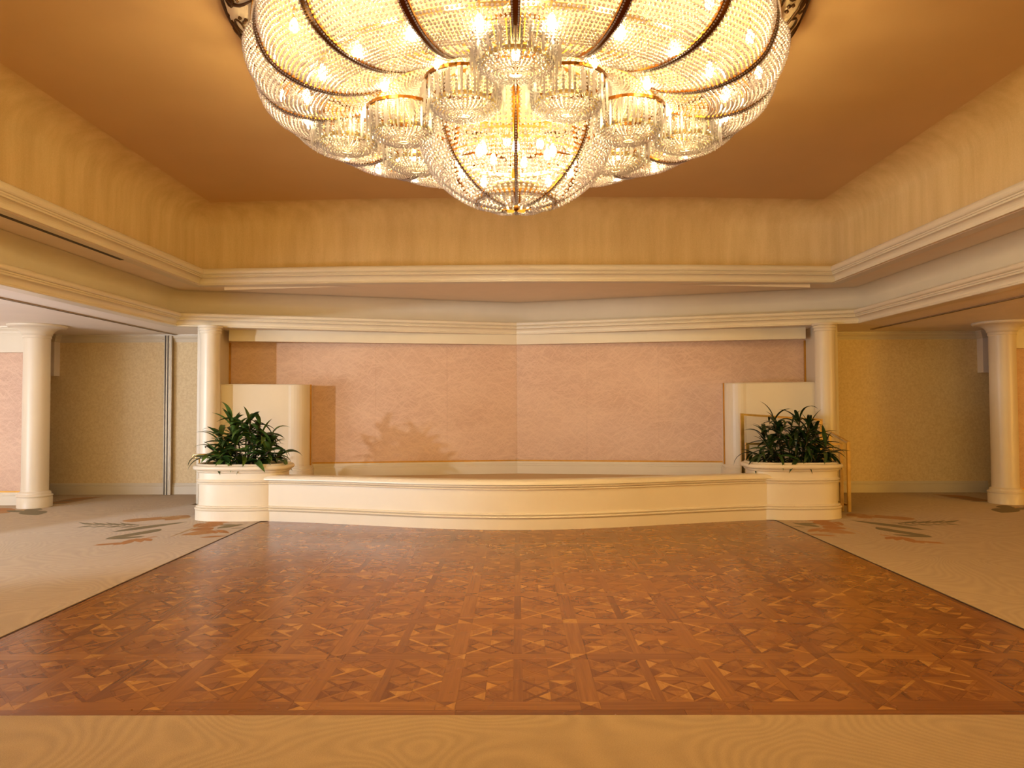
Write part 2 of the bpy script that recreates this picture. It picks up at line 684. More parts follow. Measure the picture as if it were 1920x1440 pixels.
WS = 4.84
mb = MB()
pts = [(-WS, dw(WS)), (0, dw(0)), (WS, dw(WS))]
back = [(WS, 13.5), (-WS, 13.5)]
mb.prism([(x, y + 0.03) for x, y in pts] + back, 0.0, Z_AISLE)
wall_back = struct(mb.build('wall_back', M_PINK))
for k in range(-4, 4):    # 1.2 m drops of wallcovering
    x0, x1 = k * 1.21, (k + 1) * 1.21
    mb = MB()
    e = 0.0007
    mb.prism([(x0 + e, dw(x0 + e)), (x1 - e, dw(x1 - e)), (x1 - e, dw(x1) + 0.028), (x0 + e, dw(x0) + 0.028)], 0.53, 2.72)
    o = mb.build('wallcovering_panel', M_PINK, wall_back)
mb = MB()
mb.sweep([(-WS, dw(WS)), (0, dw(0)), (WS, dw(WS))], [(0, 0.545), (0.016, 0.545), (0.016, 0.568), (0, 0.568)], side=1)
struct(mb.build('trim_11', M_GILT))
mb = MB()
mb.sweep([(-WS, dw(WS)), (0, dw(0)), (WS, dw(WS))], [(0.0, 0.33), (0.03, 0.33), (0.03, 0.47), (0.022, 0.478), (0.026, 0.487), (0.026, 0.50), (0.016, 0.508), (0.016, 0.53), (0.010, 0.546), (0, 0.546)])
struct(mb.build('baseboard_back', M_TRIM))
# deep fascia over the rose wall
mb = MB()
FX = 4.66


def df(x):
    return 12.80 - 0.195 * abs(x)


mb.prism([(-FX, df(FX)), (0, df(0)), (FX, df(FX)), (FX, df(FX) + 0.16), (0, df(0) + 0.16), (-FX, df(FX) + 0.16)], 2.575, Z_AISLE + 0.0)
struct(mb.build('wall_fascia', M_TRIM))
# returns between the columns and the rose wall, gilt edge
for sx, nm in ((-1, 'left'), (1, 'right')):
    mb = MB()
    a = [(sx * 4.70, 11.5), (sx * 4.81, dw(4.81)), (sx * 5.0, dw(4.81)), (sx * 5.0, 11.5)]
    mb.prism(a if sx > 0 else a[::-1], 0.0, Z_AISLE)
    struct(mb.build('wall_return_' + nm, M_TRIM))
    mb = MB()
    xs = sorted((sx * 4.78, sx * 4.81))
    mb.box(xs[0], xs[1], dw(4.8) - 0.02, dw(4.8) + 0.02, 0.55, 2.58)
    struct(mb.build('trim_12' if sx < 0 else 'trim_13', M_GILT))
    # curved half wall
    path = [(sx * 4.86, 11.46), (sx * 3.66, 11.80)]
    for i in range(1, 11):
        a = i / 10 * pi / 2
        path.append((sx * (3.66 - 0.27 * sin(a)), 12.07 - 0.27 * cos(a)))
    path += [(sx * 3.46, dw(3.46))]
    mb = MB()
    H = 1.868
    mb.prism((path + [(sx * 4.86, dw(4.86))])[::-1 if sx > 0 else 1], 0.331, H - 0.01)
    sp = path if sx > 0 else path
    mb.sweep(path, [(0.0, H - 0.02), (0.004, H - 0.012), (0.0, H - 0.003), (-0.012, H), (-0.3, H)], side=-1 if sx > 0 else 1)
    for fi in range(len(mb.sm)):
        mb.sm[fi] = False
    hw = struct(mb.build('wall_half_' + nm, M_LACQ))
    mb = MB()
    mb.sweep(path, [(0, 0.33), (0.03, 0.33), (0.03, 0.47), (0.022, 0.478), (0.026, 0.487), (0.026, 0.50), (0.016, 0.508), (0.016, 0.53), (0.010, 0.546), (0, 0.546)], side=-1 if sx > 0 else 1)
    struct(mb.build('baseboard_half_' + nm, M_TRIM))
    mb = MB()
    mb.prism([(sx * 3.395, 12.07), (sx * 3.373, 12.07), (sx * 3.373, 12.105), (sx * 3.395, 12.105)][::sx], 0.55, H + 0.004)
    struct(mb.build('trim_14' if sx < 0 else 'trim_15', M_GILT))

# ------------------------------------------------------------------ columns
def column(name, x, y, r, label, capr, base):
    c = empty(name, (x, y, 0.0066), label, 'column', 'white round columns')
    mb = MB()
    mb.lathe([(r * 1.02, 0.0), (r, 0.4), (r * 0.985, 2.74)], n=40)
    mb.build('shaft', M_LACQ, c)
    k = capr - r
    h = 0.155 if k > 0.1 else 0.075
    z = Z_AISLE - 0.007
    mb = MB()
    q = [(r * 0.98, z - h - 0.05), (r + 0.008, z - h - 0.045), (r + 0.012, z - h - 0.03), (r + 0.004, z - h - 0.02), (r + 0.01, z - h)]
    for i in range(7):
        a = i / 6 * pi / 2
        q.append((r + 0.02 + (k - 0.05) * (1 - cos(a)), z - h + (h - 0.04) * sin(a)))
    q += [(capr - 0.02, z - 0.04), (capr - 0.012, z - 0.03), (capr, z - 0.022), (capr, z), (r * 0.5, z)]
    mb.lathe(q, n=40)
    mb.build('capital', M_LACQ, c)
    if base:
        mb = MB()
        b = r * 1.29
        mb.lathe([(b, 0.0), (b, 0.150), (b - 0.01, 0.158), (b + 0.006, 0.164), (b + 0.008, 0.182), (b - 0.004, 0.190), (b - 0.02, 0.195), (b - 0.018, 0.21),
                  (b - 0.022, 0.226), (b - 0.04, 0.236), (r * 1.01, 0.245)], n=40)
        mb.build('base', M_LACQ, c)
    return c


column('column', -7.30, 11.16, 0.182, 'white round column with flared capital in the bright left aisle beside pale rose wall', 0.40, True)
column('column', 7.42, 11.30, 0.182, 'white round column with flared capital in the dim right aisle beside brown rose wall', 0.40, True)
column('column', -4.74, 11.36, 0.150, 'slim white column behind left planter, lit by daylight on its left side', 0.185, False)
column('column', 4.74, 11.36, 0.150, 'slim cream column behind right planter, beside the golden wall', 0.185, False)

# ------------------------------------------------------------------ partition track and jamb, soffit details
mb = MB()
mb.box(-5.905, -5.845, FRONT, YR - 0.08, Z_AISLE - 0.012, Z_AISLE, 0)
mb.box(-5.885, -5.865, FRONT, YR - 0.08, Z_AISLE - 0.0135, Z_AISLE - 0.006, 1)
tag(mb.build('partition_track', [M_ALU, M_DARK]), 'dark slotted ceiling track for sliding partition, bright left aisle', 'track', 'ceiling tracks of the sliding partitions')
mb = MB()
mb.box(5.845, 5.905, FRONT, 12.2, Z_AISLE - 0.012, Z_AISLE, 0)
mb.box(5.865, 5.885, FRONT, 12.2, Z_AISLE - 0.0135, Z_AISLE - 0.006, 1)
tag(mb.build('partition_track', [M_ALU, M_DARK]), 'slotted ceiling track for sliding partition, dim right aisle', 'track', 'ceiling tracks of the sliding partitions')
j = empty('partition_jamb', (-6.0, YR, 0), 'grey metal wall channel for the sliding partition on left rear wall', 'jamb')
mb = MB()
mb.box(-0.065, 0.065, -0.085, 0, 0.0, Z_AISLE - 0.015)
mb.build('channel_body', M_ALU, j)
for x in (-0.045, 0.0, 0.045):
    mb = MB()
    mb.box(x - 0.008, x + 0.008, -0.089, -0.08, 0.0, Z_AISLE - 0.02)
    mb.build('channel_slot', M_DARK if x < 0.03 else M_TRIM, j)
mb = MB()   # scribed block that follows the crown profile
mb.prism([(-0.17, -0.03), (-0.065, -0.03), (-0.065, 0), (-0.17, 0)], Z_AISLE - 0.05, Z_AISLE - 0.012)
mb.prism([(-0.13, -0.03), (-0.065, -0.03), (-0.065, 0), (-0.13, 0)], Z_AISLE - 0.09, Z_AISLE - 0.05)
mb.prism([(-0.09, -0.03), (-0.065, -0.03), (-0.065, 0), (-0.09, 0)], Z_AISLE - 0.15, Z_AISLE - 0.09)
mb.build('scribed_filler', M_ALU, j)

mb = MB()
mb.box(-4.83, -4.775, FRONT, 8.9, Z_SOFF - 0.003, Z_SOFF + 0.004)
tag(mb.build('linear_vent', M_DARK), 'long dark air slot in the soffit below the left upper cornice', 'air vent')
for sx in (-1, 1):
    mb = MB()
    y0 = 10.93
    v = [(sx * 2.4, y0, Z_SOFF), (sx * 4.36, y0, Z_SOFF - 0.05), (sx * 4.36, y0, Z_SOFF), (sx * 2.4, y0 + 0.04, Z_SOFF), (sx * 4.36, y0 + 0.14, Z_SOFF - 0.01), (sx * 4.36, y0 + 0.14, Z_SOFF)]
    mb.add(v, [(0, 1, 2), (3, 5, 4), (0, 3, 4, 1), (1, 4, 5, 2), (0, 2, 5, 3)])
    struct(mb.build('trim_16' if sx < 0 else 'trim_17', M_SOFFIT))

# ------------------------------------------------------------------ stage
STG = [(-3.42, 9.80), (-3.1, 9.74), (-2.72, 9.65), (-2.3, 9.53), (-1.9, 9.41), (-1.45, 9.27), (-1.0, 9.15), (-0.5, 9.06), (0, 9.03)]
STG = STG + [(-x, y) for x, y in STG[-2::-1]]
# smooth (Catmull-Rom)


def catmull(P, m=5):
    out = []
    for i in range(len(P) - 1):
        p0, p1, p2, p3 = P[max(i - 1, 0)], P[i], P[i + 1], P[min(i + 2, len(P) - 1)]
        for k in range(m):
            t = k / m
            out.append(tuple(0.5 * (2 * b + (c - a) * t + (2 * a - 5 * b + 4 * c - d) * t * t + (3 * b - a - 3 * c + d) * t ** 3) for a, b, c, d in zip(p0, p1, p2, p3)))
    out.append(P[-1])
    return out


curve = catmull(STG)
stage = empty('stage', (0, 9.0, 0), 'low cream stage with bowed moulded front between the two planters', 'stage')
full = [(-3.42, 10.05)] + curve + [(3.42, 10.05)]
loc = lambda P: [(x, y - 9.0) for x, y in P]
ZS = 0.60
mb = MB()
mb.sweep(loc(full), [(-0.02, 0.18), (0, 0.18), (0, ZS - 0.10), (-0.03, ZS - 0.10)])
mb.build('riser_panel', M_LACQ, stage)
mb = MB()
mb.sweep(loc(full), [(-0.02, 0.0), (0.030, 0.0), (0.030, 0.126), (0.016, 0.132), (0.036, 0.138), (0.044, 0.150), (0.036, 0.162), (0.010, 0.167), (0.024, 0.173), (0.030, 0.183), (0.022, 0.193), (0.0, 0.199), (-0.02, 0.199)])
mb.build('base_moulding', M_LACQ, stage)
mb = MB()
pr = [(-0.03, ZS - 0.122), (0.012, ZS - 0.120), (0.020, ZS - 0.110), (0.012, ZS - 0.100), (0.000, ZS - 0.097), (0.020, ZS - 0.092), (0.028, ZS - 0.078), (0.018, ZS - 0.066), (0.002, ZS - 0.063)]
for i in range(8):
    a = i / 7 * pi / 2
    pr.append((0.008 + 0.026 - 0.06 * (1 - cos(a)), ZS - 0.06 + 0.06 * sin(a)))
pr += [(-0.16, ZS), (-0.17, ZS - 0.01), (-0.17, 0.33)]
mb.sweep(loc(full), pr)
mb.build('top_nosing', M_LACQ, stage)
mb = MB()
deck = [(-3.05, 10.0)] + [(x * 0.88, y + 0.12) for x, y in curve] + [(3.05, 10.0), (3.05, 10.56), (4.55, 10.56), (4.58, 11.46)]
deck += [(4.84, 11.5), (4.84, dw(4.84) - 0.01), (0, dw(0) - 0.01), (-4.84, dw(4.84) - 0.01), (-4.84, 11.5), (-4.58, 11.46), (-4.55, 10.56), (-3.05, 10.56)]
mb.prism(loc(deck), 0.002, 0.33)
mb.build('carpeted_deck', M_DECK, stage)


# ------------------------------------------------------------------ planters
def planter(sx, label):
    c = empty('planter', (sx * 3.72, 10.08, 0.0066), label, 'planter', 'cream stage planters')
    P = []
    N = 72
    a_, b_ = 0.575, 0.355
    for i in range(N):
        t = -2 * pi * i / N
        ct, st = cos(t), sin(t)
        e = 2 / 3.2
        P.append((a_ * math.copysign(abs(ct) ** e, ct), b_ * math.copysign(abs(st) ** e, st)))
    kw = dict(closed=True, smooth=False, side=-1)
    mb = MB()
    mb.sweep(P, [(0, 0.18), (0, 0.64)], closed=True, smooth=True, side=-1)
    mb.build('tub', M_LACQ, c)
    mb = MB()
    mb.sweep(P, [(0.0, 0.0), (0.042, 0.0), (0.040, 0.126), (0.030, 0.132), (0.046, 0.138), (0.050, 0.150), (0.044, 0.161), (0.022, 0.165), (0.030, 0.171), (0.033, 0.180), (0.026, 0.190), (0.0, 0.196)], **kw)
    mb.build('base_moulding', M_LACQ, c)
    mb = MB()
    mb.sweep(P, [(0.0, 0.474), (0.018, 0.476), (0.024, 0.486), (0.018, 0.497), (0.008, 0.500), (0.024, 0.504), (0.030, 0.516), (0.022, 0.528), (0.008, 0.532), (0.0, 0.545)], **kw)
    mb.build('bead_moulding', M_LACQ, c)
    mb = MB()
    pr = [(0.0, 0.622), (0.012, 0.624), (0.026, 0.634), (0.030, 0.646), (0.026, 0.652), (0.040, 0.656)]
    for i in range(9):
        a = -pi / 2 + i / 8 * pi
        pr.append((0.042 + 0.03 * cos(a), 0.690 + 0.032 * sin(a)))
    pr += [(0.03, 0.724), (0.018, 0.740), (-0.01, 0.742), (-0.03, 0.735), (-0.03, 0.68)]
    mb.sweep(P, pr, **kw)
    mb.build('rolled_rim', M_LACQ, c)
    mb = MB()
    mb.prism([(x * 0.955, y * 0.93) for x, y in P], 0.60, 0.705)
    mb.build('soil', M_SOIL, c)
    return c


planter(-1, 'cream oval planter with bead mouldings at the left end of the stage')
planter(1, 'cream oval planter with bead mouldings at right stage end beside brass railings')


# ------------------------------------------------------------------ plants
def leaf_mesh(L, w, droop, fold, mat, seg=7):
    mb = MB()
    v = []
    ang = 0.0
    x = z = 0.0
    for i in range(seg + 1):
        t = i / seg
        ww = w * (sin(pi * min(1, t * 0.92 + 0.06)) ** 0.8) * (1 - 0.25 * t) if t < 1 else 0.0005
        if i == 0:
            ww = w * 0.22
        v += [(x, -ww / 2, z + fold * ww), (x, 0, z), (x, ww / 2, z + fold * ww)]
        ang = -droop * (t ** 1.3)
        x += L / seg * cos(ang)
        z += L / seg * sin(ang)
    f = []
    for i in range(seg):
        a = i * 3
        f += [(a, a + 3, a + 4, a + 1), (a + 1, a + 4, a + 5, a + 2)]
    mb.add(v, f, 0, True)
    me = bpy.data.meshes.new('leaf')
    me.from_pydata(mb.v, [], mb.f)
    me.materials.append(mat)
    me.polygons.foreach_set('use_smooth', mb.sm)
    me.update()
    return me


def plant(loc, label, style, seed):
    rnd = random.Random(seed)
    c = empty('leafy_plant', loc, label, 'plant', 'leafy plants in the stage planters')
    if style == 0:
        meshes = [leaf_mesh(L, w, d, 0.22, M_LEAF[0]) for L, w, d in ((0.36, 0.082, 1.0), (0.31, 0.078, 0.7), (0.40, 0.084, 1.5), (0.33, 0.090, 1.9), (0.28, 0.074, 0.4))]
    else:
        meshes = [leaf_mesh(L, w, d, 0.22, M_LEAF[1]) for L, w, d in ((0.38, 0.060, 1.5), (0.34, 0.052, 0.9), (0.42, 0.064, 1.9), (0.36, 0.072, 2.2), (0.32, 0.048, 0.6))]
    # canes
    canes = []
    spec = [(0.02, 0.02, 0.50), (0.10, -0.06, 0.56), (-0.16, 0.0, 0.42), (0.24, 0.02, 0.42), (-0.30, -0.04, 0.26), (0.36, -0.03, 0.24), (-0.08, -0.13, 0.30), (0.16, -0.15, 0.28),
            (-0.42, 0.03, 0.12), (0.46, 0.04, 0.12), (-0.24, -0.17, 0.12), (0.30, -0.17, 0.12), (0.04, -0.19, 0.14), (-0.14, 0.14, 0.36), (0.18, 0.14, 0.34), (-0.50, -0.08, 0.14), (0.50, -0.06, 0.13),
            (-0.36, -0.16, 0.20), (0.40, -0.15, 0.22), (-0.20, 0.05, 0.52), (0.22, -0.04, 0.50), (-0.34, 0.08, 0.38), (0.34, 0.08, 0.36)]
    for i, (x, y, h) in enumerate(spec):
        h *= rnd.uniform(1.04, 1.2)
        bx, by = x * 0.55, y * 0.6
        top = Vector((x * 1.05, y, h))
        pts = [Vector((bx, by, -0.02)), Vector((bx + (x - bx) * 0.35, by + (y - by) * 0.4, h * 0.5)), top]
        mb = MB()
        mb.tube(pts, [0.011, 0.010, 0.008], 6)
        mb.build('stem', M_STEM, c)
        canes.append((pts, h))
    n = 0
    for pts, h in canes:
        m = 11 if h < 0.2 else 13
        off = rnd.uniform(0, 6.28)
        for k in range(m):
            me = meshes[rnd.randrange(len(meshes))]
            lf = bpy.data.objects.new('leaf', me)
            COL.objects.link(lf)
            lf.parent = c
            t = rnd.uniform(0.55, 1.0) if h > 0.2 else rnd.uniform(0.3, 1.0)
            p = pts[1].lerp(pts[2], max(0, (t - 0.5) * 2)) if t > 0.5 else pts[0].lerp(pts[1], t * 2)
            az = off + k * 2.399 + rnd.uniform(-0.3, 0.3)
            el = radians(rnd.uniform(-5, 50) if t < 0.85 else rnd.uniform(30, 80))
            if h < 0.22:
                el = radians(rnd.uniform(-12, 38))
            # keep the crown in front of the wall behind it
            s = rnd.uniform(0.8, 1.12)
            if sin(az) > 0.2:
                s *= 0.9
            lf.location = p
            lf.rotation_euler = Matrix.Rotation(az, 4, 'Z').to_3x3().to_4x4().__matmul__(Matrix.Rotation(-el, 4, 'Y')).__matmul__(Matrix.Rotation(rnd.uniform(-0.5, 0.5), 4, 'X')).to_euler()
            lf.scale = (s, s, s)
            n += 1
    return c


plant((-3.72, 10.06, 0.70), 'bushy dark green plant with broad lance leaves in the left planter', 0, 3)
plant((3.72, 10.06, 0.70), 'darker narrow-leaved plant in the right planter before the brass railing', 1, 11)


# ------------------------------------------------------------------ brass railings
def rail_panel(name, A, B, zt0, zt1, zb, label, posts=(1, 1), pw=0.045, y_leg=0.0):
    """A, B plan points; top heights at each; bottom; frame of square brass bar with a glass pane"""
    A, B = Vector((A[0], A[1], 0)), Vector((B[0], B[1], 0))
    c = empty(name, A, label, 'railing', 'brass and glass railings')
    d = B - A
    L = d.length
    u = d / L
    nrm = Vector((-u.y, u.x, 0))

    def bar(s0, s1, z00, z01, z10, z11, nm, mat=M_BRASS, th=pw):
        mb = MB()
        v = []
        for s_, (za, zb_) in ((s0, (z00, z01)), (s1, (z10, z11))):
            for k in (-1, 1):
                for z in (za, zb_):
                    q = u * s_ + nrm * (k * th / 2)
                    v.append((q.x, q.y, z))
        mb.add(v, [(0, 1, 3, 2), (4, 6, 7, 5), (0, 4, 5, 1), (2, 3, 7, 6), (1, 5, 7, 3), (0, 2, 6, 4)])
        return mb.build(nm, mat, c)
    zl = lambda s_: zt0 + (zt1 - zt0) * s_ / L
    bar(0, pw, zb[0], zt0, zb[0], zl(pw), 'post')
    bar(L - pw, L, zb[1], zl(L - pw), zb[1], zt1, 'post')
    bar(pw, L - pw, zl(pw) - 0.03, zl(pw), zl(L - pw) - 0.03, zl(L - pw), 'top_rail')
    lo = max(zb[0], zb[1]) + 0.08
    bar(pw, L - pw, lo, lo + 0.03, lo, lo + 0.03, 'bottom_rail')
    bar(pw + 0.004, L - pw - 0.004, lo + 0.032, zl(pw) - 0.032, lo + 0.032, zl(L - pw) - 0.032, 'glass_pane', M_GLASS, 0.008)
    return c


rail_panel('glass_railing', (3.30, 10.92), (4.50, 10.92), 1.385, 1.30, (0.332, 0.332), 'taller brass framed glass railing on the stage behind right planter')
rail_panel('glass_railing', (3.24, 10.50), (4.605, 10.50), 0.975, 0.965, (0.332, 0.002), 'lower brass framed glass railing directly behind right planter')
rail_panel('glass_railing', (4.655, 10.40), (4.655, 11.05), 0.985, 1.12, (0.002, 0.002), 'short brass railing running back at the outer side of right planter', pw=0.04)

hr = empty('brass_handrail', (-4.52, 10.5, 0), 'small curled brass handrail end sticking out left of left planter', 'handrail')
mb = MB()
pts = [(0.35, 0.3, 0.83), (0.2, 0.1, 0.83), (0.08, 0.0, 0.83), (0.0, -0.02, 0.83), (-0.06, -0.02, 0.828), (-0.088, -0.02, 0.81), (-0.07, -0.02, 0.79), (-0.03, -0.02, 0.785)]
mb.tube(catmull(pts, 4), 0.014, 8)
mb.build('rail_tube', M_BRASS, hr)
mb = MB()
mb.tube([(0.0, -0.01, 0.002), (0.0, -0.01, 0.77), (-0.02, -0.015, 0.785)], 0.012, 8)
mb.lathe([(0.0, 0.014), (0.04, 0.012), (0.045, 0.002)], (0, -0.01, 0), 16)
mb.build('support_post', M_BRASS, hr)

# ------------------------------------------------------------------ dance floor
df_ = empty('dance_floor', (0, D0, 0), 'polished brown parquet dance floor of star-patterned squares', 'dance floor')
mb = MB()
mb.box(-DX, DX, 0, 9.85 - D0, -0.02, -0.0035)
mb.build('underlay', M_SLAB, df_)
pieces = []     # (kind, poly, tone, grain, dist)
rp = random.Random(5)
PITCH_M = 0.7285
BW, CW, GAP = 0.10, 0.05, 0.0009


def rect(x0, x1, y0, y1):
    return [(x0, y0), (x1, y0), (x1, y1), (x0, y1)]


def piece(kind, poly, tone=None, grain=0):
    cx = sum(p[0] for p in poly) / len(poly)
    cy = sum(p[1] for p in poly) / len(poly)
    if tone is None:
        tone = rp.choices([0, 1, 2, 3, 4], [2, 5, 6, 4, 1.2])[0]
    q = []
    for x, y in poly:
        dx, dy = cx - x, cy - y
        l_ = max(1e-6, sqrt(dx * dx + dy * dy))
        q.append((x + dx / l_ * GAP, y + dy / l_ * GAP))
    pieces.append((kind, q, tone + 5 * grain, (cx, cy)))


YB = 3.745
NX = 9
NY = 8
X0 = -PITCH_M * NX / 2
for j in range(NY + 1):            # bands across
    y = YB + j * PITCH_M
    for i in range(NX):
        x0 = X0 + i * PITCH_M + BW / 2
        piece('plank', rect(x0, x0 + PITCH_M - BW, y - BW / 2, y + BW / 2), rp.choice([1, 2, 2, 3]), 0)
for i in range(NX + 1):            # bands in depth
    x = X0 + i * PITCH_M
    for j in range(NY):
        y0 = YB + j * PITCH_M + BW / 2
        piece('plank', rect(x - BW / 2, x + BW / 2, y0, y0 + PITCH_M - BW), rp.choice([1, 1, 2, 2]), 1)
    for j in range(NY + 1):
        y = YB + j * PITCH_M
        h = BW / 2
        cs = [(x - h, y - h), (x + h, y - h), (x + h, y + h), (x - h, y + h)]
        for k in range(4):
            piece('parquet_triangle', [cs[k], cs[(k + 1) % 4], (x, y)], rp.choice([0, 1, 3, 4]), k % 2)
for i in range(NX):
    for j in range(NY):
        mx0, my0 = X0 + i * PITCH_M + BW / 2, YB + j * PITCH_M + BW / 2
        S = PITCH_M - BW
        q = (S - CW) / 2
        piece('plank', rect(mx0 + q, mx0 + q + CW, my0, my0 + S), rp.choice([0, 1, 1, 2]), 1)
        piece('plank', rect(mx0, mx0 + q, my0 + q, my0 + q + CW), rp.choice([2, 2, 3]), 0)
        piece('plank', rect(mx0 + q + CW, mx0 + S, my0 + q, my0 + q + CW), rp.choice([2, 2, 3]), 0)
        for qi in (0, 1):
            for qj in (0, 1):
                ox, oy = mx0 + qi * (q + CW), my0 + qj * (q + CW)
                cx, cy = ox + q / 2, oy + q / 2
                cor = [(ox, oy), (ox + q, oy), (ox + q, oy + q), (ox, oy + q)]
                w = 0.020
                # diagonal strips, four half strips meeting in the middle
                for k in range(4):
                    a = cor[k]
                    dx, dy = cx - a[0], cy - a[1]
                    l_ = sqrt(dx * dx + dy * dy)
                    ux, uy = dx / l_, dy / l_
                    nx, ny = -uy * w / 2, ux * w / 2
                    b = (cx - ux * w / 2, cy - uy * w / 2)
                    # pointed at the corner
                    sx_, sy_ = (1 if dx > 0 else -1), (1 if dy > 0 else -1)
                    e = w / sqrt(2)
                    piece('parquet_strip', [a, (a[0] + sx_ * e, a[1]), (b[0] + (nx if (nx * sx_ > 0) else -nx), b[1] + (ny if (nx * sx_ > 0) else -ny)), (cx, cy),
                                            (b[0] - (nx if (nx * sx_ > 0) else -nx), b[1] - (ny if (nx * sx_ > 0) else -ny)), (a[0], a[1] + sy_ * e)],
                          rp.choices([0, 1, 2, 3, 4], [3, 4, 3, 3, 3])[0], k % 2)
                # four sides: outer trapezoid split by chevron, inner triangles
                e = w / sqrt(2)
                for k in range(4):
                    a, b = cor[k], cor[(k + 1) % 4]
                    mx_, my_ = (a[0] + b[0]) / 2, (a[1] + b[1]) / 2
                    tx, ty = (b[0] - a[0]) / q, (b[1] - a[1]) / q
                    ix, iy = -ty, tx          # inward (ccw)
                    P_ = lambda s_, d_: (a[0] + tx * s_ + ix * d_, a[1] + ty * s_ + iy * d_)
                    hq = q / 2
                    # side triangle: base from s=e to q-e, apex at (hq, hq-e)
                    f1 = 0.25 * q
                    dth = f1 - e / 1.0
                    L0, R0 = P_(e, 0), P_(q - e, 0)
                    Lm, Rm = P_(e + dth, dth), P_(q - e - dth, dth)
                    ap = P_(hq, hq - e)
                    bm = P_(hq, 0)
                    w2 = 0.014
                    # two strips from the mid of the base to the legs (the diamond)
                    Lm2, Rm2 = P_(e + dth + w2 * 0.7, dth + w2 * 0.7), P_(q - e - dth - w2 * 0.7, dth + w2 * 0.7)
                    bm2 = P_(hq, w2 * 1.4)
                    piece('parquet_triangle', [L0, bm, Lm], None, k % 2)
                    piece('parquet_triangle', [bm, R0, Rm], None, k % 2)
                    tn = rp.choices([0, 1, 2, 3], [4, 3, 2, 1])[0]
                    piece('parquet_strip', [bm, bm2, Lm2, Lm], tn, (k + 1) % 2)
                    piece('parquet_strip', [bm, Rm, Rm2, bm2], tn, (k + 1) % 2)
                    piece('parquet_triangle', [bm2, ap, Lm2], None, (k + 1) % 2)
                    piece('parquet_triangle', [bm2, Rm2, ap], None, k % 2)
# border planks
ybk = YB + NY * PITCH_M + BW / 2
x = -DX + 0.002
while x < DX - 0.01:
    L = rp.uniform(0.9, 1.6)
    x1 = min(DX - 0.002, x + L)
    piece('plank', rect(x, x1, D0 + 0.002, YB - BW / 2 - 0.0005), rp.choice([0, 1, 1]), 0)
    piece('plank', rect(x, x1, ybk, 9.84), rp.choice([0, 1, 1]), 0)
    x = x1
for xa, xb in ((-DX + 0.002, X0 - BW / 2), (X0 + NX * PITCH_M + BW / 2, DX - 0.002)):
    y = D0 + 0.13
    while y < ybk - 0.02:
        y1 = min(ybk, y + rp.uniform(0.9, 1.6))
        if xb - xa > 0.01:
            piece('plank', rect(xa, xb, y, y1), rp.choice([0, 0, 1]), 1)
        y = y1


def seen(c):
    return abs(c[0]) < 0.70 * c[1] + 0.03 and c[1] < 9.0


def size(p):
    (kind, q, t, c) = p
    a = 0
    for i in range(len(q)):
        x0_, y0_ = q[i]
        x1_, y1_ = q[(i + 1) % len(q)]
        a += x0_ * y1_ - x1_ * y0_
    return abs(a) / 2 / c[1] ** 3


cache = {}
for kind in ('plank', 'parquet_strip', 'parquet_triangle'):
    ps = [p for p in pieces if p[0] == kind and p[3][1] < 9.84]
    ps.sort(key=lambda p: -(size(p) if seen(p[3]) else size(p) * 1e-3))
    rest = MB()
    for n_, (k_, q, t, c) in enumerate(ps):
        h = ((hash((round(c[0] * 97), round(c[1] * 89))) % 7) - 3) * 0.00006
        if n_ < 296:
            key = (kind, t, tuple((round(x - c[0], 4), round(y - c[1], 4)) for x, y in q))
            if key not in cache:
                mb = MB()
                # pieces are prisms, ccw
                pl = list(key[2])
                ar = sum(pl[i][0] * pl[(i + 1) % len(pl)][1] - pl[(i + 1) % len(pl)][0] * pl[i][1] for i in range(len(pl)))
                mb.prism(pl if ar > 0 else pl[::-1], -0.006, 0.0)
                me = bpy.data.meshes.new(kind)
                me.from_pydata(mb.v, [], mb.f)
                me.materials.append(WOODS[t])
                me.update()
                cache[key] = me
            link(kind, cache[key], df_, (c[0], c[1] - D0, h))
        else:
            ar = sum(q[i][0] * q[(i + 1) % len(q)][1] - q[(i + 1) % len(q)][0] * q[i][1] for i in range(len(q)))
            qq = q if ar > 0 else q[::-1]
            rest.prism([(x, y - D0) for x, y in qq], -0.005, h, t, bottom=False)
    if rest.f:
        stuff(rest.build({'plank': 'far_planks', 'parquet_strip': 'far_parquet_strips', 'parquet_triangle': 'far_parquet_triangles'}[kind], WOODS, df_))

# ------------------------------------------------------------------ carpet with its woven leaf motifs
cp = empty('carpet', (0, 0, 0), 'beige carpet with faint wavy lines and leaf motifs around the dance floor', 'carpet')
ZC = 0.006
mb = MB()
CUTL, CUTR = DX + 0.012, 3.42
for s_ in (-1, 1):
    for xa, xb, ya, yb in ((CUTL, SIDE - 0.005, FRONT + 0.005, 10.50), (4.6, SIDE - 0.005, 10.50, 11.35), (5.02, 7.90, 11.35, YR - 0.022)):
        xs = sorted((s_ * xa, s_ * xb))
        mb.box(xs[0], xs[1], ya, yb, -0.02, ZC)
mb.box(-CUTL, CUTL, FRONT + 0.005, D0 - 0.002, -0.02, ZC)
mb.build('pile', M_CARPET, cp)
for sx in (-1, 1):
    mb = MB()
    xs = sorted((sx * (DX + 0.0), sx * (DX + 0.014)))
    mb.box(xs[0], xs[1], D0, 9.86, -0.02, ZC - 0.003)
    mb.build('edge_strip', M_EDGE, cp)


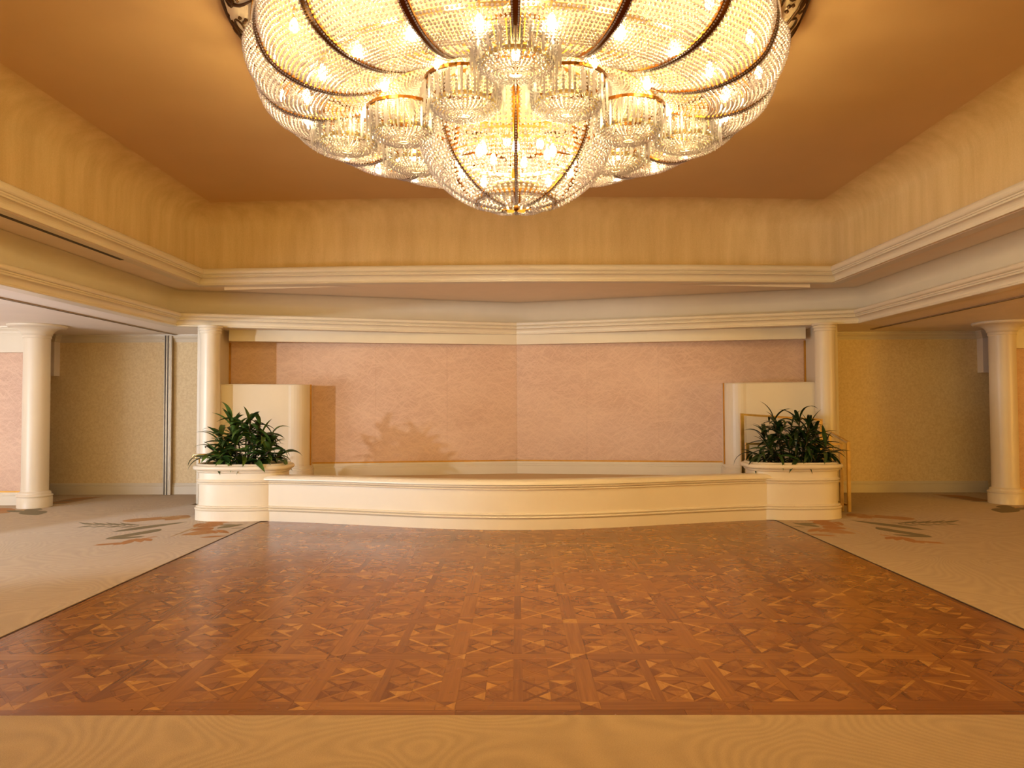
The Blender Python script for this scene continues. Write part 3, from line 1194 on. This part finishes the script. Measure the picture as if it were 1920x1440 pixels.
def leafpoly(a, b, w, bend=0.0, n=8):
    ax, ay = a
    bx, by = b
    dx, dy = bx - ax, by - ay
    L = sqrt(dx * dx + dy * dy)
    nx, ny = -dy / L, dx / L
    up, dn = [], []
    for i in range(n + 1):
        t = i / n
        ww = w / 2 * sin(pi * t) ** 0.75 * (1.2 - 0.5 * t)
        off = bend * sin(pi * t)
        x, y = ax + dx * t + nx * off, ay + dy * t + ny * off
        up.append((x + nx * ww, y + ny * ww))
        dn.append((x - nx * ww, y - ny * ww))
    return dn + up[-2:0:-1]


def motif(kind, poly, sx):
    q = [(sx * x, y) for x, y in poly]
    ar = sum(q[i][0] * q[(i + 1) % len(q)][1] - q[(i + 1) % len(q)][0] * q[i][1] for i in range(len(q)))
    return q if ar > 0 else q[::-1]


# (dye, from, to, width) of each woven leaf on the left side, mirrored on the right: 0 sage, 1 rust, 2 peach, 3 pale
LEAF_SPEC = [
    (0, (-4.88, 8.88), (-4.32, 9.67), 0.2), (0, (-4.79, 9.37), (-5.05, 9.55), 0.05), (0, (-4.78, 9.35), (-4.9, 9.21), 0.05), (0, (-4.88, 9.38), (-5.17, 9.61), 0.05), (0,
    (-4.87, 9.36), (-4.96, 9.18), 0.05), (0, (-4.97, 9.38), (-5.23, 9.56), 0.05), (0, (-4.96, 9.37), (-5.08, 9.23), 0.05), (0, (-5.06, 9.39), (-5.36, 9.62), 0.05), (0,
    (-5.05, 9.38), (-5.14, 9.19), 0.05), (0, (-5.15, 9.4), (-5.42, 9.58), 0.05), (0, (-5.14, 9.38), (-5.26, 9.25), 0.05), (0, (-5.25, 9.41), (-5.54, 9.64), 0.05), (0, (-5.24,
    9.39), (-5.32, 9.21), 0.05), (0, (-5.34, 9.42), (-5.61, 9.6), 0.05), (0, (-5.33, 9.4), (-5.44, 9.26), 0.05), (0, (-5.43, 9.43), (-5.74, 9.66), 0.05), (0, (-5.42, 9.41),
    (-5.5, 9.22), 0.05), (0, (-4.67, 9.42), (-5.56, 9.47), 0.035), (0, (-4.4, 9.12), (-4.47, 8.73), 0.17), (0, (-4.43, 9.04), (-4.51, 8.67), 0.17), (0, (-4.46, 8.97), (-4.54,
    8.62), 0.17), (0, (-4.49, 8.9), (-4.58, 8.57), 0.17), (0, (-4.52, 8.83), (-4.62, 8.52), 0.17), (0, (-4.55, 8.76), (-4.65, 8.46), 0.17), (0, (-4.58, 8.7), (-4.69, 8.41),
    0.17), (0, (-4.33, 8.59), (-4.67, 8.41), 0.13), (1, (-4.38, 8.37), (-4.31, 8.08), 0.12), (1, (-4.36, 8.24), (-4.4, 8.04), 0.11), (1, (-4.39, 8.2), (-4.51, 8.08), 0.1),
    (1, (-4.42, 8.17), (-4.61, 8.02), 0.1), (1, (-4.45, 8.12), (-4.62, 8.1), 0.06), (1, (-4.36, 8.45), (-4.18, 8.21), 0.11), (1, (-4.29, 8.46), (-4.11, 8.29), 0.11), (1,
    (-4.26, 8.49), (-4.17, 8.58), 0.05), (1, (-4.39, 8.3), (-4.32, 8.43), 0.06), (2, (-5.05, 9.65), (-5.07, 10.0), 0.3), (2, (-4.97, 9.72), (-4.97, 10.05), 0.3), (2, (-4.88,
    9.79), (-4.88, 10.11), 0.3), (2, (-4.79, 9.85), (-4.78, 10.16), 0.3), (2, (-4.71, 9.92), (-4.68, 10.21), 0.3), (2, (-4.62, 9.99), (-4.58, 10.27), 0.3), (2, (-4.68, 9.8),
    (-4.47, 10.13), 0.22), (3, (-4.81, 10.02), (-4.76, 10.16), 0.1), (3, (-4.67, 10.08), (-4.62, 10.17), 0.1), (3, (-4.52, 9.9), (-4.46, 10.06), 0.12), (1, (-3.78, 9.21),
    (-3.98, 8.99), 0.26), (1, (-3.79, 9.26), (-4.12, 9.53), 0.3), (2, (-3.75, 9.03), (-3.81, 8.65), 0.3), (2, (-3.73, 8.93), (-3.94, 8.65), 0.22), (1, (-3.84, 9.3), (-3.92,
    9.65), 0.28), (1, (-4.06, 9.61), (-3.75, 9.63), 0.16), (1, (-3.72, 8.98), (-3.68, 8.8), 0.1), (1, (-3.68, 8.95), (-3.58, 8.78), 0.09), (1, (-3.64, 8.95), (-3.43, 8.79),
    0.1), (1, (-3.7, 9.03), (-3.49, 8.92), 0.06), (0, (-3.71, 9.13), (-3.5, 9.47), 0.16), (0, (-3.79, 9.38), (-3.54, 9.41), 0.1), (0, (-3.53, 9.11), (-3.39, 9.2), 0.05), (1,
    (-3.65, 8.5), (-3.37, 8.61), 0.1), (3, (-4.01, 8.53), (-4.02, 9.62), 0.03), (0, (-7.21, 10.78), (-7.0, 10.89), 0.5), (0, (-7.13, 10.72), (-6.7, 10.3), 0.35), (0, (-7.25,
    10.78), (-7.32, 10.62), 0.45), (3, (-7.31, 10.89), (-6.95, 10.46), 0.16), (1, (-7.55, 11.01), (-7.68, 10.73), 0.5), (2, (-7.45, 10.73), (-7.53, 10.41), 0.4), (0, (-7.4,
    11.55), (-7.03, 11.55), 0.14), (1, (-7.4, 11.63), (-7.01, 11.66), 0.14), (0, (-7.4, 11.71), (-7.0, 11.78), 0.14), (1, (-7.39, 11.79), (-6.98, 11.9), 0.14), (0, (-7.39,
    11.87), (-6.97, 12.02), 0.14), (1, (-7.39, 11.95), (-6.95, 12.15), 0.14), (0, (-7.39, 12.03), (-6.93, 12.27), 0.14), (1, (-7.39, 12.11), (-6.92, 12.4), 0.14),]
LEAVES = [(m, leafpoly(p, q, w, 0.08 * w)) for m, p, q, w in LEAF_SPEC]
motif_z = 0
for sx in (-1, 1):
    groups = {0: MB(), 1: MB(), 2: MB(), 3: MB()}
    for idx, (m, poly) in enumerate(LEAVES):
        q = motif(m, [(-x if sx > 0 else x, y) for x, y in poly], 1)
        if any(abs(x) < CUTL + 0.005 for x, y in q):
            q = [(math.copysign(max(abs(x), CUTL + 0.005), x), y) for x, y in q]
        z = ZC + 0.0004 + 0.00008 * (idx % 9)
        groups[m].prism(q, ZC - 0.001, z)
    for m, nm in ((0, 'sage_leaf_motif'), (1, 'rust_leaf_motif'), (2, 'peach_petal_motif'), (3, 'pale_stalk_motif')):
        stuff(groups[m].build(nm, (M_DYE_GREEN, M_DYE_RUST, M_DYE_PEACH, M_DYE_PALE)[m], cp))

# ------------------------------------------------------------------ chandelier
CZ = Z_TRAY
ch = empty('chandelier', (CHAND.x, CHAND.y, 0), 'huge tiered crystal bead chandelier with brass ribs hanging from the tray ceiling', 'chandelier')

# unit bead (icosahedron) for numpy stacking
_t = (1 + 5 ** 0.5) / 2
ICO = np.array([(-1, _t, 0), (1, _t, 0), (-1, -_t, 0), (1, -_t, 0), (0, -1, _t), (0, 1, _t), (0, -1, -_t), (0, 1, -_t), (_t, 0, -1), (_t, 0, 1), (-_t, 0, -1), (-_t, 0, 1)], float)
ICO /= np.linalg.norm(ICO[0])
ICF = np.array([(0, 11, 5), (0, 5, 1), (0, 1, 7), (0, 7, 10), (0, 10, 11), (1, 5, 9), (5, 11, 4), (11, 10, 2), (10, 7, 6), (7, 1, 8), (3, 9, 4), (3, 4, 2), (3, 2, 6), (3, 6, 8),
                (3, 8, 9), (4, 9, 5), (2, 4, 11), (6, 2, 10), (8, 6, 7), (9, 8, 1)])


def bead_mesh(name, centres, r, mat, parent):
    C_ = np.asarray(centres, float)
    n_ = len(C_)
    rr = np.full(n_, r) if np.isscalar(r) else np.asarray(r)
    V = (C_[:, None, :] + ICO[None] * rr[:, None, None]).reshape(-1, 3)
    F = (ICF[None] + (np.arange(n_) * 12)[:, None, None]).reshape(-1)
    me = bpy.data.meshes.new(name)
    me.vertices.add(len(V))
    me.vertices.foreach_set('co', V.ravel())
    me.loops.add(len(F))
    me.loops.foreach_set('vertex_index', F.astype(np.int32))
    np_ = len(F) // 3
    me.polygons.add(np_)
    me.polygons.foreach_set('loop_start', np.arange(0, len(F), 3, dtype=np.int32))
    me.polygons.foreach_set('use_smooth', np.ones(np_, dtype=bool))
    me.materials.append(mat)
    me.update(calc_edges=True)
    me.validate()
    return stuff(link(name, me, parent))


def resample(P, step):
    P = np.asarray(P, float)
    d = np.linalg.norm(np.diff(P, axis=0), axis=1)
    s = np.concatenate([[0], np.cumsum(d)])
    t = np.arange(0, s[-1], step)
    return np.stack([np.interp(t, s, P[:, k]) for k in range(P.shape[1])], 1)


def smoothprof(P, m=6):
    return catmull(P, m)


def ring_torus(R_, z, r, n=72, c=(0, 0), flat=None):
    mb = MB()
    if flat:
        prof = [(R_ - r, z - flat / 2), (R_ + r, z - flat / 2), (R_ + r, z + flat / 2), (R_ - r, z + flat / 2), (R_ - r, z - flat / 2)]
        mb.lathe(prof, (c[0], c[1], 0), n, smooth=False)
    else:
        prof = [(R_ + r * cos(a), z + r * sin(a)) for a in [2 * pi * k / 8 for k in range(9)]]
        mb.lathe(prof, (c[0], c[1], 0), n)
    return mb


# ornate ceiling ring
gal = [(2.165, CZ - 0.005), (2.16, CZ - 0.05), (2.13, CZ - 0.10), (2.085, CZ - 0.15), (2.02, CZ - 0.19), (1.95, CZ - 0.215)]
mb = MB()
mb.lathe(smoothprof(gal, 4), n=96)
gallery = mb.build('ceiling_ring', paint('gallery_enamel', lin(240, 220, 184), 0.4), ch)
mb = ring_torus(2.175, CZ - 0.012, 0.022, 120)
mb.build('outer_bezel', M_SCROLL, gallery)
mb = ring_torus(1.955, CZ - 0.215, 0.018, 120)
mb.build('inner_bezel', M_BRASS_MID, gallery)
gp = np.array(smoothprof(gal, 8))


def on_gallery(a, t, lift=0.006):
    k = t * (len(gp) - 1)
    i = min(int(k), len(gp) - 2)
    r, z = gp[i] * (1 - (k - i)) + gp[i + 1] * (k - i)
    return ((r + lift * 0.6) * cos(a), (r + lift * 0.6) * sin(a), z - lift)


mb = MB()
NSC = 30
for i in range(NSC):
    a0 = 2 * pi * i / NSC
    da = 2 * pi / NSC
    # S scroll across the band, with curls and buds
    S1 = [on_gallery(a0 + da * (0.05 + 1.15 * t + 0.16 * sin(2 * pi * t)), 0.04 + 0.90 * t) for t in [k / 12 for k in range(13)]]
    mb.tube(S1, [0.006 + 0.010 * sin(pi * k / 12) for k in range(13)], 5)
    S2 = []
    for k in range(10):
        q = k / 9 * 1.6 * pi
        rr = 1 - k / 13
        S2.append(on_gallery(a0 + da * (0.62 + 0.30 * rr * cos(q)), 0.40 + 0.24 * rr * sin(q)))
    mb.tube(S2, [0.010 - 0.0005 * k for k in range(10)], 5)
    S3 = []
    for k in range(9):
        q = pi + k / 8 * 1.5 * pi
        rr = 1 - k / 12
        S3.append(on_gallery(a0 + da * (1.08 + 0.24 * rr * cos(q)), 0.70 + 0.18 * rr * sin(q)))
    mb.tube(S3, [0.0085] * 9, 5)
    for (u, t, r) in ((0.30, 0.80, 0.016), (0.42, 0.84, 0.016), (0.36, 0.72, 0.016), (0.85, 0.22, 0.014), (0.97, 0.30, 0.013)):
        p = on_gallery(a0 + da * u, t)
        mb.lathe([(0.0, -r), (r * 0.8, -r * 0.5), (r, 0.0), (r * 0.7, r * 0.6), (0, r)], p, 6)
stuff(mb.build('scroll_ornament', M_SCROLL, gallery))

# hub and hanging stem
mb = MB()
mb.tube([(0, 0, CZ), (0, 0, 3.1)], 0.035, 12)
mb.lathe([(0.0, CZ - 0.12), (0.1, CZ - 0.1), (0.22, CZ - 0.03), (0.24, CZ)], n=32)
mb.build('stem', M_BRASS_MID, ch)

# outer bowl
OUTP = smoothprof([(1.95, 4.27), (2.0, 4.12), (1.99, 3.96), (1.90, 3.80), (1.72, 3.70), (1.48, 3.67), (1.25, 3.71), (1.12, 3.77)], 8)
ring_torus(1.955, 4.255, 0.022, 120, flat=0.05).build('bowl_top_ring', M_BRASS_MID, ch)
ring_torus(1.12, 3.77, 0.02, 72, flat=0.03).build('bowl_inner_ring', M_BRASS_MID, ch)
ring_torus(1.60, 3.80, 0.012, 96, flat=0.03).build('bulb_ring', M_BRASS, ch)
ring_torus(1.16, 3.82, 0.012, 96, flat=0.03).build('bulb_ring', M_BRASS, ch)
NR = 18
rib_me = None
for i in range(NR):
    a = 2 * pi * (i + 0.0) / NR - pi / 2
    if rib_me is None:
        mb = MB()
        P_ = np.array(OUTP)
        v = []
        for k, (r, z) in enumerate(P_):
            t0 = P_[min(k + 1, len(P_) - 1)] - P_[max(k - 1, 0)]
            t0 = t0 / np.linalg.norm(t0)
            nr, nz = t0[1], -t0[0]          # outward
            if nr * 1 + nz * -0.2 < 0:
                nr, nz = -nr, -nz
            w = 0.088 * (1 - 0.70 * k / len(P_))
            r *= 0.985
            o = 0.010
            v += [(r + nr * o, -w / 2, z + nz * o), (r + nr * o, w / 2, z + nz * o), (r - nr * o, w / 2, z - nz * o), (r - nr * o, -w / 2, z - nz * o)]
        f = []
        for k in range(len(P_) - 1):
            for q in range(4):
                f.append((k * 4 + q, k * 4 + (q + 1) % 4, k * 4 + 4 + (q + 1) % 4, k * 4 + 4 + q))
        mb.add(v, f)
        rib = mb.build('rib', M_BRASS_DK, ch)
        rib_me = rib.data
        pts = []
        R_ = resample(P_, 0.017)
        for k, (r, z) in enumerate(R_):
            w = 0.084 * (1 - 0.70 * k / len(R_))
            for s_ in (-1, 1):
                pts.append((r * 0.985 + 0.012, s_ * w * 0.36, z - 0.012))
        be = bead_mesh('bead_edging', pts, 0.0068, M_BEAD, rib)
        be_me = be.data
    else:
        rib = link('rib', rib_me, ch)
        be = stuff(link('bead_edging', be_me, rib))
    rib.rotation_euler = (0, 0, a)
# bead curtains between the ribs
PR = resample(OUTP, 0.030)
rb = random.Random(2)
panel_me = None
NSTR = 20
pts = []
da = 2 * pi / NR
for s_ in range(NSTR):
    u = (s_ + 0.5) / NSTR
    a = (u - 0.5) * (da - 0.034)
    bulge = 0.055 * sin(pi * u)
    for k, (r, z) in enumerate(PR):
        fr = k / len(PR)
        if r < 1.45 and fr > 0.5 and s_ % 2:
            continue
        if k < 7:
            continue
        rr = r * 0.985 + bulge * (1 - 0.6 * fr)
        pts.append((rr * cos(a), rr * sin(a) * (1 if fr < 1 else 1), z - bulge * 0.5 * fr + rb.uniform(-0.003, 0.003)))
for i in range(NR):
    a = 2 * pi * (i + 0.5) / NR - pi / 2
    if panel_me is None:
        bp = bead_mesh('bead_curtain', pts, 0.0118, M_BEAD, ch)
        panel_me = bp.data
    else:
        bp = stuff(link('bead_curtain', panel_me, ch))
    bp.rotation_euler = (0, 0, a)


def prism_mesh(L, w):
    mb = MB()
    v = []
    for z, k in ((0, 0.35), (-0.012, 1.0), (-L + 0.02, 0.9), (-L, 0.15)):
        for q in range(4):
            a = pi / 4 + q * pi / 2
            v.append((w / 2 * k * cos(a), w / 2 * k * sin(a), z))
    f = [(i * 4 + q, i * 4 + (q + 1) % 4, i * 4 + 4 + (q + 1) % 4, i * 4 + 4 + q)[::-1] for i in range(3) for q in range(4)] + [(0, 1, 2, 3), (15, 14, 13, 12)]
    mb.add(v, f)
    me = bpy.data.meshes.new('crystal_prism')
    me.from_pydata(mb.v, [], mb.f)
    me.materials.append(M_PRISM)
    me.update()
    return me


def prism_stuff(name, R_, z, n, L, w, parent, c=(0, 0)):
    base = prism_mesh(L, w)
    bv = [v.co.copy() for v in base.vertices]
    bf = [tuple(p.vertices) for p in base.polygons]
    mb = MB()
    for i in range(n):
        a = 2 * pi * i / n
        mb.add([(v.x + c[0] + R_ * cos(a), v.y + c[1] + R_ * sin(a), v.z + z) for v in bv], bf)
    return stuff(mb.build(name, M_PRISM, parent))


prism_stuff('top_prism_fringe', 1.965, 4.235, 300, 0.20, 0.020, ch)
pm = prism_mesh(0.20, 0.021)
pm_long = prism_mesh(0.27, 0.022)

# satellite baskets: brass ring, hanging prisms, small bead bowl
SATP = smoothprof([(0.262, 0.0), (0.258, -0.11), (0.225, -0.165), (0.15, -0.20), (0.03, -0.21)], 4)
sat_pts, sat_me, sat_ring_me, fr_me = None, None, None, None
sats = []
for i in range(4):
    a = 2 * pi * i / 4 - pi / 2
    sats.append((1.33 * cos(a), 1.33 * sin(a), 3.74))
for i in range(8):
    a = 2 * pi * (i + 0.5) / 8 - pi / 2
    sats.append((0.90 * cos(a), 0.90 * sin(a), 3.69))
spts = []
for k in range(40):
    a = 2 * pi * k / 40
    for q, (r, z) in enumerate(resample(SATP, 0.024)):
        if q < 2 and k % 2:
            continue
        if r < 0.12 and k % 2:
            continue
        spts.append((r * 0.94 * cos(a), r * 0.94 * sin(a), z - 0.02))
for x, y, z in sats:
    if sat_ring_me is None:
        sr = ring_torus(0.268, 0.0, 0.008, 40, flat=0.022).build('satellite_ring', M_BRASS_DK, ch)
        sat_ring_me = sr.data
        bb = bead_mesh('bead_bowl', spts, 0.0105, M_BEAD, sr)
        sat_me = bb.data
        lr = ring_torus(0.20, -0.15, 0.012, 32, flat=0.02).build('lower_ring', M_BRASS, sr)
        low_me = lr.data
    else:
        sr = link('satellite_ring', sat_ring_me, ch)
        stuff(link('bead_bowl', sat_me, sr))
        link('lower_ring', low_me, sr)
    sr.location = (x, y, z)
    if fr_me is None:
        fr_me = prism_stuff('inner_prism_fringe', 0.243, -0.012, 22, 0.17, 0.020, sr).data
    else:
        stuff(link('inner_prism_fringe', fr_me, sr))
    for k in range(20):
        a = 2 * pi * k / 20
        pr_ = link('crystal_prism', pm, sr, (0.272 * cos(a), 0.272 * sin(a), -0.01))

# central bowl
CENP = smoothprof([(0.70, 3.96), (0.735, 3.78), (0.74, 3.60), (0.70, 3.44), (0.60, 3.30), (0.46, 3.185), (0.30, 3.10), (0.12, 3.055)], 8)
cr_ = ring_torus(0.715, 3.98, 0.012, 72, flat=0.04).build('central_ring', M_BRASS_MID, ch)
ring_torus(0.60, 3.93, 0.012, 64, flat=0.03).build('inner_ring', M_BRASS, cr_)
ring_torus(0.46, 3.46, 0.012, 64, flat=0.03).build('bulb_ring', M_BRASS, ch)
ring_torus(0.31, 3.11, 0.012, 64, flat=0.03).build('base_ring', M_BRASS_MID, ch)
for k in range(56):
    a = 2 * pi * k / 56
    link('crystal_prism', pm_long, cr_, (0.745 * cos(a), 0.745 * sin(a), 3.97))
for i in range(8):
    a = 2 * pi * i / 8 - pi / 2
    mb = MB()
    P_ = [(r * 0.99, z) for r, z in CENP]
    v = []
    for k, (r, z) in enumerate(P_):
        w = 0.034 * (1 - 0.5 * k / len(P_))
        v += [(r + 0.012, -w / 2, z - 0.006), (r + 0.012, w / 2, z - 0.006), (r - 0.012, w / 2, z + 0.006), (r - 0.012, -w / 2, z + 0.006)]
    f = [(k * 4 + q, k * 4 + (q + 1) % 4, k * 4 + 4 + (q + 1) % 4, k * 4 + 4 + q) for k in range(len(P_) - 1) for q in range(4)]
    mb.add(v, f)
    if i == 0:
        rib0 = mb.build('rib', M_BRASS_DK, ch)
        rib0.rotation_euler = (0, 0, a)
        c_pts = [(r * 0.99 + 0.014, 0, z - 0.010) for r, z in resample(CENP, 0.018)]
        be2 = bead_mesh('bead_edging', c_pts, 0.0075, M_BEAD, rib0).data
    else:
        r2 = link('rib', rib0.data, ch)
        r2.rotation_euler = (0, 0, a)
        stuff(link('bead_edging', be2, r2))
pts = []
for k in range(14):
    u = (k + 0.5) / 14
    a = (u - 0.5) * (pi / 4 - 0.03)
    bulge = 0.03 * sin(pi * u)
    RC = resample(CENP, 0.032)
    for q, (r, z) in enumerate(RC):
        if q < 4:
            continue
        if q > len(RC) * 0.6 and ((r < 0.5 and k % 2) or (r < 0.25 and k % 4)):
            continue
        rr = r + bulge
        pts.append((rr * cos(a), rr * sin(a), z - bulge * 0.3))
cm = None
for i in range(8):
    a = 2 * pi * (i + 0.5) / 8 - pi / 2
    if cm is None:
        o = bead_mesh('bead_curtain', pts, 0.0135, M_BEAD, ch)
        cm = o.data
    else:
        o = stuff(link('bead_curtain', cm, ch))
    o.rotation_euler = (0, 0, a)
# bead canopy between the outer bowl and the central ring
CANP = smoothprof([(1.12, 3.785), (1.04, 3.755), (0.92, 3.80), (0.80, 3.90), (0.735, 3.975)], 4)
RC = resample(CANP, 0.026)
pts = [(r * cos(a), r * sin(a), z) for k in range(150) for a in [2 * pi * k / 150] for r, z in RC]
bead_mesh('bead_canopy', pts, 0.0115, M_BEAD, ch)
# base dish and finial inside the bowl
mb = MB()
mb.lathe([(0.0, 3.185), (0.10, 3.19), (0.18, 3.205), (0.20, 3.22), (0.19, 3.235), (0.0, 3.24)], n=40)
mb.build('base_dish', paint('dish_enamel', lin(250, 226, 176), 0.3), ch)
mb = MB()
mb.lathe([(0.0, 3.03), (0.018, 3.04), (0.024, 3.06), (0.014, 3.08), (0.012, 3.19)], n=16)
mb.build('finial', M_BRASS_DK, ch)

# candle bulbs on their brass rings
mb = MB()
mb.lathe([(0.0, -0.060), (0.018, -0.054), (0.027, -0.032), (0.027, -0.014), (0.018, 0.012), (0.010, 0.030)], n=12)
bulb = mb.build('candle_bulb', M_BULB, ch)
mbs = MB()
mbs.tube([(0, 0, 0.024), (0, 0, 0.11)], 0.010, 8)
sock = mbs.build('bulb_socket', M_BRASS, bulb)
spots = []
for i in range(24):
    a = 2 * pi * (i + 0.5) / 24
    spots.append((1.60 * cos(a), 1.60 * sin(a), 3.72))
for i in range(14):
    a = 2 * pi * (i + 0.5) / 14
    spots.append((1.16 * cos(a), 1.16 * sin(a), 3.74))
for i in range(10):
    a = 2 * pi * (i + 0.5) / 10
    spots.append((0.46 * cos(a), 0.46 * sin(a), 3.40))
for i in range(6):
    a = 2 * pi * (i + 0.25) / 6
    spots.append((0.26 * cos(a), 0.26 * sin(a), 3.52))
for i in range(20):
    a = 2 * pi * (i + 0.2) / 20
    spots.append((1.82 * cos(a), 1.82 * sin(a), 3.93))
for n_, p in enumerate(spots):
    if n_ == 0:
        bulb.location = p
        continue
    b = link('candle_bulb', bulb.data, ch, p)
    link('bulb_socket', sock.data, b)
